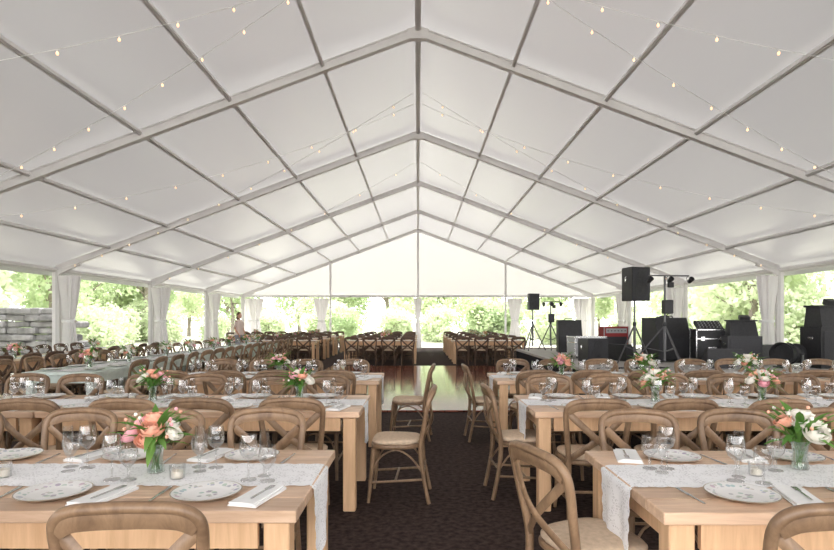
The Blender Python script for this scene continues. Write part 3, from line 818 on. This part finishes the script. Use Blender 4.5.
# ---------------------------------------------------------------- person
def skinobj(name, chains, mat, parent, sub=2):
    v = []; e = []; r = []
    idx = {}
    for ch in chains:
        last = None
        for p, rr in ch:
            key = tuple(round(c, 4) for c in p)
            if key not in idx: idx[key] = len(v); v.append(p); r.append(rr)
            if last is not None: e.append((last, idx[key]))
            last = idx[key]
    me = bpy.data.meshes.new(name); me.from_pydata(v, e, []); me.materials.append(mat)
    o = bpy.data.objects.new(name, me); COL.objects.link(o); o.parent = parent
    m = o.modifiers.new('s', 'SKIN'); m.use_smooth_shade = True
    bpy.context.view_layer.objects.active = o
    if not me.skin_vertices:
        bpy.ops.object.select_all(action='DESELECT'); o.select_set(True)
        bpy.ops.mesh.customdata_skin_add()
    for i, sv in enumerate(me.skin_vertices[0].data):
        sv.radius = (r[i] if isinstance(r[i], tuple) else (r[i], r[i])); sv.use_root = (i == 0)
    s = o.modifiers.new('sub', 'SUBSURF'); s.levels = sub; s.render_levels = sub
    return o
P = bpy.data.objects.new('standing_woman', None); COL.objects.link(P)
try:
    pel = ((0, 0, .93), (.15, .11))
    sp_ = [pel, ((0, .01, 1.08), (.125, .09)), ((0, .01, 1.25), (.15, .105)), ((0, 0, 1.38), (.12, .08)), ((0, -.01, 1.45), (.05, .05)), ((0, -.015, 1.5), (.045, .045))]
    body = [sp_]
    for s in (-1, 1):
        body.append([sp_[3], ((s*.16, 0, 1.37), .052), ((s*.20, .01, 1.12), .040), ((s*.17, -.12, .93), .030), ((s*.155, -.165, .88), .022)])
        body.append([pel, ((s*.09, 0, .86), .095), ((s*.10, -.01, .48), .058), ((s*.10, .02, .22), .05), ((s*.10, .03, .08), .036), ((s*.11, -.10, .035), .032)])
    skinobj('body', body, M['skin'], P)
    for s in (-1, 1):
        base = Vector((s*.155, -.165, .88))
        for k in range(4):
            L = (.075, .085, .08, .062)[k]; o_ = Vector(((k-1.5)*.017, -.02, -.03))
            a = base+o_; skinobj('finger', [[(tuple(base+o_*.3), .011), (tuple(a), .009), (tuple(a+Vector((0, -.012, -L*.5))), .008), (tuple(a+Vector((0, .0, -L))), .0065)]], M['skin'], P, 1)
        skinobj('thumb', [[(tuple(base), .011), (tuple(base+Vector((-s*.03, -.02, -.02))), .009), (tuple(base+Vector((-s*.038, -.035, -.05))), .0075)]], M['skin'], P, 1)
    b = MB()
    b.ball((0, -.02, 1.62), .1, M['skin'], 16, 12, (.76, .92, 1.15))
    b.ball((0, -.115, 1.61), .014, M['skin'], 8, 6, (.8, 1.1, 1.5))
    for s in (-1, 1):
        b.ball((s*.03, -.105, 1.64), .010, M['white'], 8, 6); b.ball((s*.03, -.114, 1.64), .005, M['black'], 6, 4); b.ball((s*.077, -.01, 1.62), .018, M['skin'], 8, 6, (.4, .8, 1.2))
    b.ball((0, -.108, 1.57), .016, M['red'], 8, 5, (1.2, .4, .4))
    b.ball((0, .012, 1.65), .108, M['hair'], 14, 10, (.82, .92, 1.08)); b.ball((0, .07, 1.52), .07, M['hair'], 12, 8, (1, .6, 1.6))
    put(b.mesh('head', 60), 'head', parent=P)
    b = MB()
    def el(rx, ry, z, n=20, y=0): return [(rx*math.cos(2*math.pi*k/n), y+ry*math.sin(2*math.pi*k/n), z) for k in range(n)]
    b.loft([el(.205, .15, .88), el(.185, .14, .98), el(.155, .12, 1.1), el(.18, .135, 1.25), el(.185, .125, 1.36), el(.13, .09, 1.43), el(.07, .065, 1.455)], M['blouse'], False, False)
    for s in (-1, 1): b.tube([(s*.15, 0, 1.375), (s*.19, .005, 1.28), (s*.203, .01, 1.18)], [.06, .058, .055], M['blouse'], 10)
    for s in (-1, 1): b.tube(spline([(s*.085, 0, .92), (s*.10, -.01, .5), (s*.10, .025, .12)], 5), [.115, .108, .1, .092, .084, .078, .074, .07, .067, .064, .062], M['jeans'], 12)
    b.loft([el(.19, .14, .96), el(.2, .15, .88), el(.19, .14, .80)], M['jeans'])
    put(b.mesh('clothes', 60), 'clothes', parent=P)
    for s in (-1, 1):
        b = MB(); b.ball((s*.105, -.04, .04), .05, M['black'], 10, 6, (.9, 2.5, .8)); put(b.mesh('shoe', 60), 'shoe', parent=P)
except Exception as ex:
    print('PERSON', ex)
P.location = (-6.9, 21.6, 0); P.rotation_euler = (0, 0, rad(60))

# ---------------------------------------------------------------- light
w = bpy.data.worlds.new('World'); scene.world = w; w.use_nodes = True
bg = w.node_tree.nodes['Background']; bg.inputs[0].default_value = (1, .985, .985, 1); bg.inputs[1].default_value = 6.6
sd = bpy.data.lights.new('sun', 'SUN'); sd.energy = 1.5; sd.angle = rad(25); sd.color = (1, .96, .88)
so = bpy.data.objects.new('sun', sd); COL.objects.link(so); so.rotation_euler = (rad(-38), rad(12), 0)

cam = bpy.data.cameras.new('camera'); co = bpy.data.objects.new('camera', cam); COL.objects.link(co)
co.location = (0, 0, EYE); co.rotation_euler = (rad(90), 0, 0)
cam.sensor_width = 36; cam.lens = 36*560/834; cam.shift_y = 45/834; cam.shift_x = -1/834
cam.clip_end = 500; cam.clip_start = .05
scene.camera = co
print('objs', len(bpy.data.objects))
